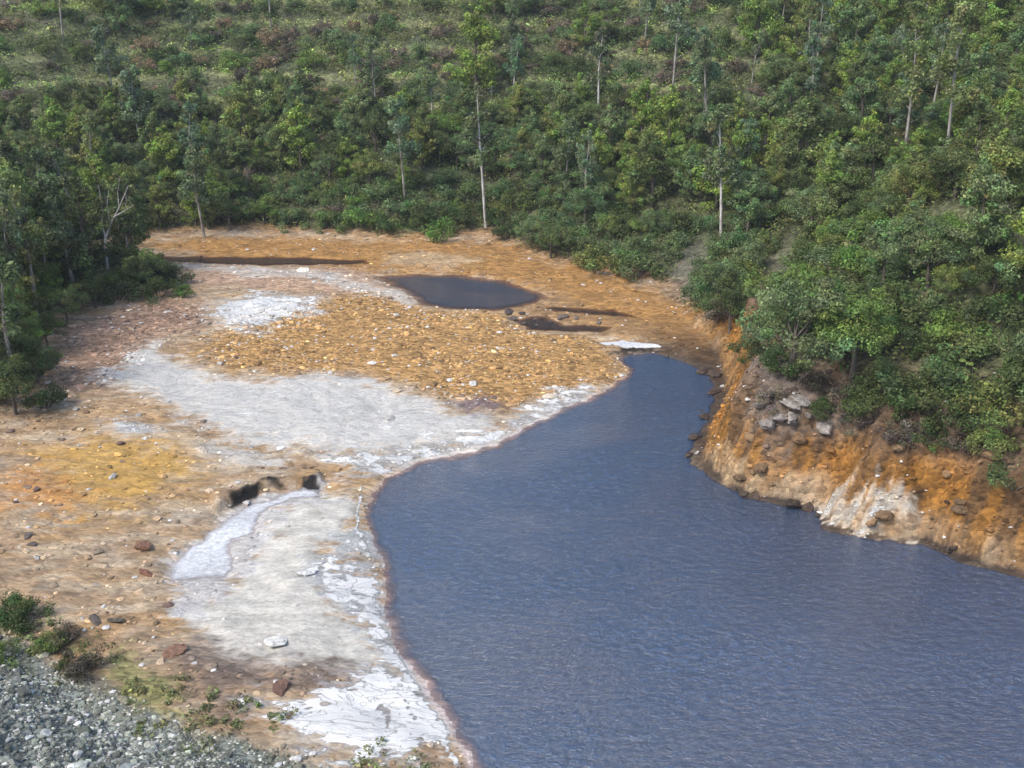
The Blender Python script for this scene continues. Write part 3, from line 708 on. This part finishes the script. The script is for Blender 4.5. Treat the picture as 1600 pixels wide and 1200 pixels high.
# ---- the rest of the wood, by dart throwing over the slopes in view
ZONES = []
def clear(x, y, rad, k):
    for px, py, pr in placed:
        if (px-x)**2 + (py-y)**2 < (k*(pr+rad))**2: return False
    return True
def try_fill(kind, count, smin, smax, tints, near=1.0, k=.55, cond=None, maxtry=9000, yr=(40, 150)):
    got = 0; n = maxtry
    xx = N.uniform(-75, 70, n); yy = yr[0] + (yr[1]-yr[0])*N.uniform(0, 1, n)**near
    hh = height(xx, yy); dd = sdf(flat, xx, yy); nom = {'pine': 6, 'oak': 4.6, 'eucalyptus': 10, 'shrub': 2, 'heath': 2}[kind]
    base = {'pine': 1.9, 'oak': 2.3, 'eucalyptus': 1.3, 'shrub': 1.5, 'heath': 1.3}[kind]
    sc1 = [sdf(Z[q], xx, yy) for q in ('scree', 'scree2', 'grey')]
    for i in range(n):
        if got >= count: break
        x, y, h, d = xx[i], yy[i], hh[i], dd[i]
        s = R.uniform(smin, smax)
        u, v = project(x, y, h + nom*s*.5); u2, v2 = project(x, y, h+nom*s)
        if not (-70 < u < 1670) or v < -40 or v2 > 1200: continue
        right = x > 7 and y < 66
        if d < (1.9 if right else .5) + .35*base*s*(1 if right else .6): continue
        if min(q[i] for q in sc1) < .6: continue
        if y < 50 and x < -20 and d < 1: continue
        if cond is not None and not cond(x, y, h, d, u, v): continue
        if not clear(x, y, base*s, k): continue
        w = R.choice(tints); plant(kind, x, y, s, w, sq=R.uniform(.85, 1.2), tilt=(R.uniform(-.07, .07), R.uniform(-.07, .07))); got += 1
    return got
G1 = ['dark green', 'grey green', 'grey green', 'dark green', 'dark green', 'mid green', 'mid green', 'bright green', 'blue green', 'grey green', 'olive']
openish = lambda x, y, h, d, u, v: not (v < 150 and u < 1300 and vnoise(x*.12, y*.12, 5) > .25)
left_wood = lambda x, y, h, d, u, v: x < -22 and y < 88
thick = lambda x, y, h, d, u, v: x < -20 and y < 90
n0 = try_fill('shrub', 60, .8, 1.3, ['dark green', 'dark green', 'mid green', 'olive'], 1, .42, lambda x, y, h, d, u, v: x < -20 and y < 90 and d < 4, 9000, (48, 90))
n0b = try_fill('oak', 45, .6, 1.0, ['dark green', 'mid green', 'bright green'], 1, .45, thick, 9000, (50, 90))
n0d = try_fill('shrub', 40, .7, 1.2, G1, 1, .38, lambda x, y, h, d, u, v: x > 7 and y < 66 and d < 9, 9000, (36, 66))
n0c = try_fill('shrub', 90, .7, 1.35, G1, 1, .42, lambda x, y, h, d, u, v: d < 7 and x > -24, 12000, (36, 100))
n1 = try_fill('eucalyptus', 42, .55, .95, ['olive', 'mid green', 'dark green', 'yellowish green'], 1, .3, left_wood, 14000, (50, 88))
n2 = try_fill('pine', 250, .45, .95, ['mid green', 'dark green', 'olive', 'bright green', 'grey green', 'yellowish green', 'blue green'], .9, .52, openish)
n3 = try_fill('eucalyptus', 26, .5, .85, ['grey green', 'mid green', 'olive', 'blue green'], 1.0, .45, lambda x, y, h, d, u, v: d > 4 and not (x > 7 and y < 75))
n4 = try_fill('oak', 245, .45, .95, G1, .9, .42, openish)
n5 = try_fill('shrub', 130, .7, 1.35, G1, 1.1, .45, None, 12000)
n6 = try_fill('heath', 130, .6, 1.2, ['mid green', 'dark green', 'olive'], 1.0, .5)

# ---- undergrowth between them (ground cover nobody could count)
k = 50000; x = N.uniform(-75, 70, k); y = N.uniform(36, 155, k); h = height(x, y); d = sdf(flat, x, y)
u, v = project(x, y, h+.3)
right = (x > 7) & (y < 66)
bare = sst(.02, .2, fbm(x*.09, y*.14, 201))
ok = (u > -40) & (u < 1640) & (v > -60) & (d > np.where(right, 2.5, .8)) & (N.uniform(0, 1, k) > .25*bare)
for q in ('scree', 'scree2', 'grey'): ok &= sdf(Z[q], x, y) > .3
x, y, h = x[ok][:10500], y[ok][:10500], h[ok][:10500]; n = len(x)
V, F, c = leafcloud(np.stack([x, y, h + .3], 1), N.uniform(.4, 1.15, n), 32, .1, (.07, .09, .036), .3, .6, 77, .6)
hue = vnoise(x*.15, y*.15, 222)[:, None]; tint = (1-hue)*np.array((.8, 1.0, .8)) + hue*np.array((1.5, 1.2, 1.0))
ter = (y > 98) & ((h/2.0 + .3*fbm(x*.1, y*.1, 8)) % 1.0 < .28); tint[ter] = (2.8, 2.8, 1.9)
c = c*np.repeat(tint, 32*4, 0)
o = tag(obj('undergrowth', mesh_from('undergrowth', V, F, M_scrub, c)), 'low green and brown scrub covering the ground between the trees', 'undergrowth', kind='stuff')
# tufts on the foreground slope and at the foot of the left thicket
k = 9000; x = N.uniform(-34, 6, k); y = N.uniform(16, 60, k); h = height(x, y); dn = sdf(nearhill, x, y)
ok = (np.abs(dn - .2) < 1.6) & (fbm(x*.5, y*.5, 301) > .02); x, y, h = x[ok][:900], y[ok][:900], h[ok][:900]; n = len(x)
V, F, c = leafcloud(np.stack([x, y, h+.08], 1), N.uniform(.12, .32, n), 30, .06, (.11, .12, .05), .3, .6, 78, .7)
tag(obj('grass', mesh_from('grass', V, F, M_scrub, c)), 'dry green tufts growing along the foot of the foreground gravel slope', 'grass', kind='stuff')
for o in C.objects:
    if o.name in ('undergrowth', 'grass'): o.color = (1, 1, 1, 1)

# ------------------------------------------------------------ boulders
ROCKS = []
for s in range(6):
    r = np.random.RandomState(900+s); v, f = subdiv(*subdiv(IV, IF))
    pl = r.normal(size=(9, 3)); pl /= np.linalg.norm(pl, axis=1)[:, None]; dd = r.uniform(.55, .9, 9)
    for n_, q in zip(pl, dd):
        t = v @ n_; v = v - n_[None]*np.maximum(t-q, 0)[:, None]
    v = v*(1 + .06*r.normal(size=(len(v), 1)))*np.array((1.25, .95, .65))
    ROCKS.append(mesh_from('boulder', v, f, M_rock))
rocks = []
def shade(c, a, b):
    f = R.uniform(a, b); return tuple(q*f for q in c)
def rock(u, v, size, colr, label=None, group=None, flatn=1.0, xy=None):
    x, y, z = hit(u, v) if xy is None else (*xy, height1(*xy))
    o = obj('boulder', R.choice(ROCKS)); o.location = (x, y, max(z, -.1) + size*.15)
    o.scale = (size*R.uniform(.8, 1.3), size*R.uniform(.8, 1.2), size*R.uniform(.7, 1.1)*flatn)
    o.rotation_euler = (R.uniform(-.3, .3), R.uniform(-.3, .3), R.uniform(0, 6.28)); o.color = (*colr, 1)
    tag(o, label, 'boulder', group); rocks.append((o, u, v, label)); return o
rock(222, 858, .38, (.22, .11, .065), 'rust red boulder lying left of the upper end of the milky pool')
rock(150, 975, .28, (.09, .075, .06), 'dark boulder above the foreground shrub row', flatn=.5)
rock(182, 976, .26, (.09, .075, .06), 'second dark boulder just right of its twin above the shrub row', flatn=.5)
rock(45, 842, .24, (.12, .1, .08), 'dark boulder high on the tan flat near the left edge', flatn=.5)
rock(50, 855, .22, (.09, .07, .06), 'small dark boulder just below another near the left edge', flatn=.5)
rock(228, 900, .24, (.18, .08, .05), 'brown boulder at the left tip of the milky pool')
rock(272, 1020, .34, (.22, .12, .075), 'reddish boulder at the lower left corner of the smooth grey sand')
rock(440, 1078, .34, (.13, .07, .05), 'dark red-brown boulder at the top of the white salt crust', flatn=.6)
rock(483, 900, .34, (.75, .75, .73), 'white salt-covered boulder at the start of the shore crust', flatn=.5)
rock(430, 1008, .4, (.66, .65, .6), 'pale flat boulder on the smooth grey sand', flatn=.3)
GREY = (.23, .205, .18)
gp = [(1205,625),(1232,640),(1215,655),(1250,632),(1262,660),(1200,672),(1236,672),(1290,668),(1190,640)]
for i, (u, v) in enumerate(gp): rock(u, v, R.uniform(.2, .5), shade(GREY, .7, 1.5), None, 'grey boulders of the right bank outcrop')
DARK = (.045, .03, .022)
dp = [(1098,582),(1112,598),(1116,615),(1110,635),(1104,655),(1092,668),(1085,685),(1080,700),(1076,716),(1090,732),(1120,590),(1100,645),(1262,795),(1285,812),(1240,792),(1455,856),(1480,868),(1520,884),(1180,782)]
for i, (u, v) in enumerate(dp[::2] + [(q[0]+R.uniform(-12, 12), q[1]-R.uniform(2, 10)) for q in dp[1::3]]): rock(u, v, R.uniform(.14, .42), shade(DARK, .6, 1.6), None, 'dark wet boulders along the right waterline')
bp = [(800,500),(818,508),(835,500),(840,512),(815,492),(795,490),(860,505),(900,500),(935,508),(880,498)]
for i, (u, v) in enumerate(bp): rock(u, v, R.uniform(.18, .36), shade((.07, .055, .045), .7, 2.2), None, 'dark boulders round the narrow inlet')
op = [(R.uniform(1110, 1590), R.uniform(690, 850)) for _ in range(16)]
for u, v in op:
    x, y, z = hit(u, v)
    if float(sdf(flat, np.array([x]), np.array([y]))[0]) < .1 or z > 4.5: continue
    rock(u, v, R.uniform(.15, .38), shade((.26, .16, .08), .4, 1.3), None, 'rocks jutting from the orange right bank')
for _ in range(34):
    x, y = R.uniform(-27, -9), R.uniform(34, 62)
    if max(0, -float(sdf(nearhill, np.array([x]), np.array([y]))[0])) > .5 or min(float(sdf(q, np.array([x]), np.array([y]))[0]) for q in (Z['delta'], Z['sand'], pool)) < .5: continue
    if float(sdf(flat, np.array([x]), np.array([y]))[0]) > -.3: continue
    rock(0, 0, R.uniform(.1, .22), R.choice([(.14, .09, .07), (.42, .4, .36), (.25, .17, .11)]), None, 'loose stones on the left flat', xy=(x, y))
for _ in range(60):
    x, y = R.uniform(-22, -5), R.uniform(25, 36)
    if float(sdf(nearhill, np.array([x]), np.array([y]))[0]) > -.3: continue
    rock(0, 0, R.uniform(.12, .24), R.choice([(.14, .15, .14), (.5, .52, .5), (.27, .29, .27)]), None, 'larger stones on the foreground gravel', xy=(x, y))

# ------------------------------------------------------------ labels of the many
MARKS = [('the bright white trunk', 759, 290), ('the pond', 725, 440), ('the bare forked tree', 190, 340), ('the far dark channel', 400, 400),
 ('the yellow-green round pine', 480, 190), ('the left photo edge', 0, 150), ('the pale-stemmed eucalyptus', 190, 150), ('the top edge left of centre', 430, 20),
 ('the tall yellowish pine', 745, 80), ('the white middle-slope trunk', 934, 165), ('the long grey trunk', 1047, 120), ('the grey scree', 1075, 430),
 ('the bare brown patch', 1260, 75), ('the twin tall eucalypts', 1440, 200), ('the thin white trunk', 1127, 310), ('the big grey-green tree', 1235, 500),
 ('the cliff top shrubs', 1450, 600), ('the top right corner', 1580, 30), ('the right edge', 1590, 350), ('the slope between the two trunks', 1280, 320),
 ('the left thicket edge', 60, 500), ('the dark trees of centre', 640, 230)]
RMARKS = [('the milky pool', 340, 850), ('the yellow patch', 200, 730), ('the pale sand', 400, 640), ('the left thicket', 60, 640), ('the grey sand', 450, 950),
 ('the foreground shrubs', 80, 980), ('the salt crust', 550, 1130), ('the bottom left corner', 0, 1190), ('the grey outcrop', 1250, 650), ('the white toe of the cliff', 1360, 820),
 ('the river bend', 1085, 700), ('the inlet', 850, 500), ('the right photo edge', 1600, 850), ('the river neck', 1105, 600), ('the gravel crest', 150, 1090), ('the dark brown mud', 430, 1070)]
def relate(u, v, marks):
    m = min(marks, key=lambda q: (q[1]-u)**2 + (q[2]-v)**2); du, dv = u-m[1], v-m[2]
    if abs(du) > abs(dv): return ('left of ' if du < 0 else 'right of ') + m[0]
    return ('above ' if dv < 0 else 'below ') + m[0]
ORD = ['leftmost'] + [q + ' from left' for q in ('second third fourth fifth sixth seventh eighth ninth tenth eleventh twelfth').split()]
NUM = ['', 'one', 'two', 'three', 'four', 'five', 'six', 'seven', 'eight', 'nine', 'ten', 'eleven', 'twelve']
def number_out(items):
    by = {}
    for o, lab, u in items: by.setdefault(lab, []).append((u, o))
    for lab, lst in by.items():
        lst.sort(key=lambda q: q[0]); n = len(lst)
        for i, (u, o) in enumerate(lst):
            if n == 1: o['label'] = lab
            else:
                w = ('left one of two' if i == 0 else 'right one of two') if n == 2 else ('rightmost' if i == n-1 else ORD[min(i, 11)]) + ' of ' + (NUM[n] if n < 13 else 'many')
                o['label'] = lab + ', ' + w
                if len(o['label'].split()) > 16: o['label'] = lab + ', ' + w.split(' of ')[0]
NOUN = {'pine': 'bushy pine', 'oak': 'rounded evergreen', 'eucalyptus': 'slender eucalyptus', 'shrub': 'shrub', 'heath': 'heath bush'}
CAT = {'pine': 'tree', 'oak': 'tree', 'eucalyptus': 'tree', 'shrub': 'shrub', 'heath': 'bush'}
items = []
for p in plants:
    o = p['o']; o['category'] = CAT[p['kind']]
    if p['label']: o['label'] = p['label']; continue
    mid = {'pine': 5.1, 'oak': 3.7, 'eucalyptus': 7.2, 'shrub': 2.0, 'heath': 1.8}[p['kind']]
    size = 'large ' if p['h'] > mid*1.13 else 'small ' if p['h'] < mid*.87 else ''
    if p['kind'] == 'eucalyptus': size = size.replace('large', 'tall').replace('small', 'short')
    tint = p['tint'] if p['kind'] != 'heath' else {'mid green': 'brown', 'dark green': 'dark brown', 'olive': 'tan'}[p['tint']]
    items.append((o, size + tint + ' ' + NOUN[p['kind']] + ' ' + relate(p['u'], p['v'], MARKS), p['u']))
    o['group'] = {'pine': 'pines of the wooded slopes', 'oak': 'rounded evergreens of the wooded slopes', 'eucalyptus': 'slender eucalypts of the slopes',
                  'shrub': 'shrubs between the trees', 'heath': 'brown heath bushes between the trees'}[p['kind']]
number_out(items)
items = []
for o, u, v, lab in rocks:
    if lab: continue
    u, v = project(*o.location); c = o.color; lum = (c[0]+c[1]+c[2])/3
    tone = 'black' if lum < .035 else 'dark' if lum < .12 else 'pale' if lum > .35 else ('brown' if c[0] > 1.35*c[2] else 'grey')
    size = 'big ' if o.scale[0] > .55 else 'small ' if o.scale[0] < .25 else ''
    items.append((o, size + tone + ' boulder ' + relate(u, v, RMARKS), u))
number_out(items)
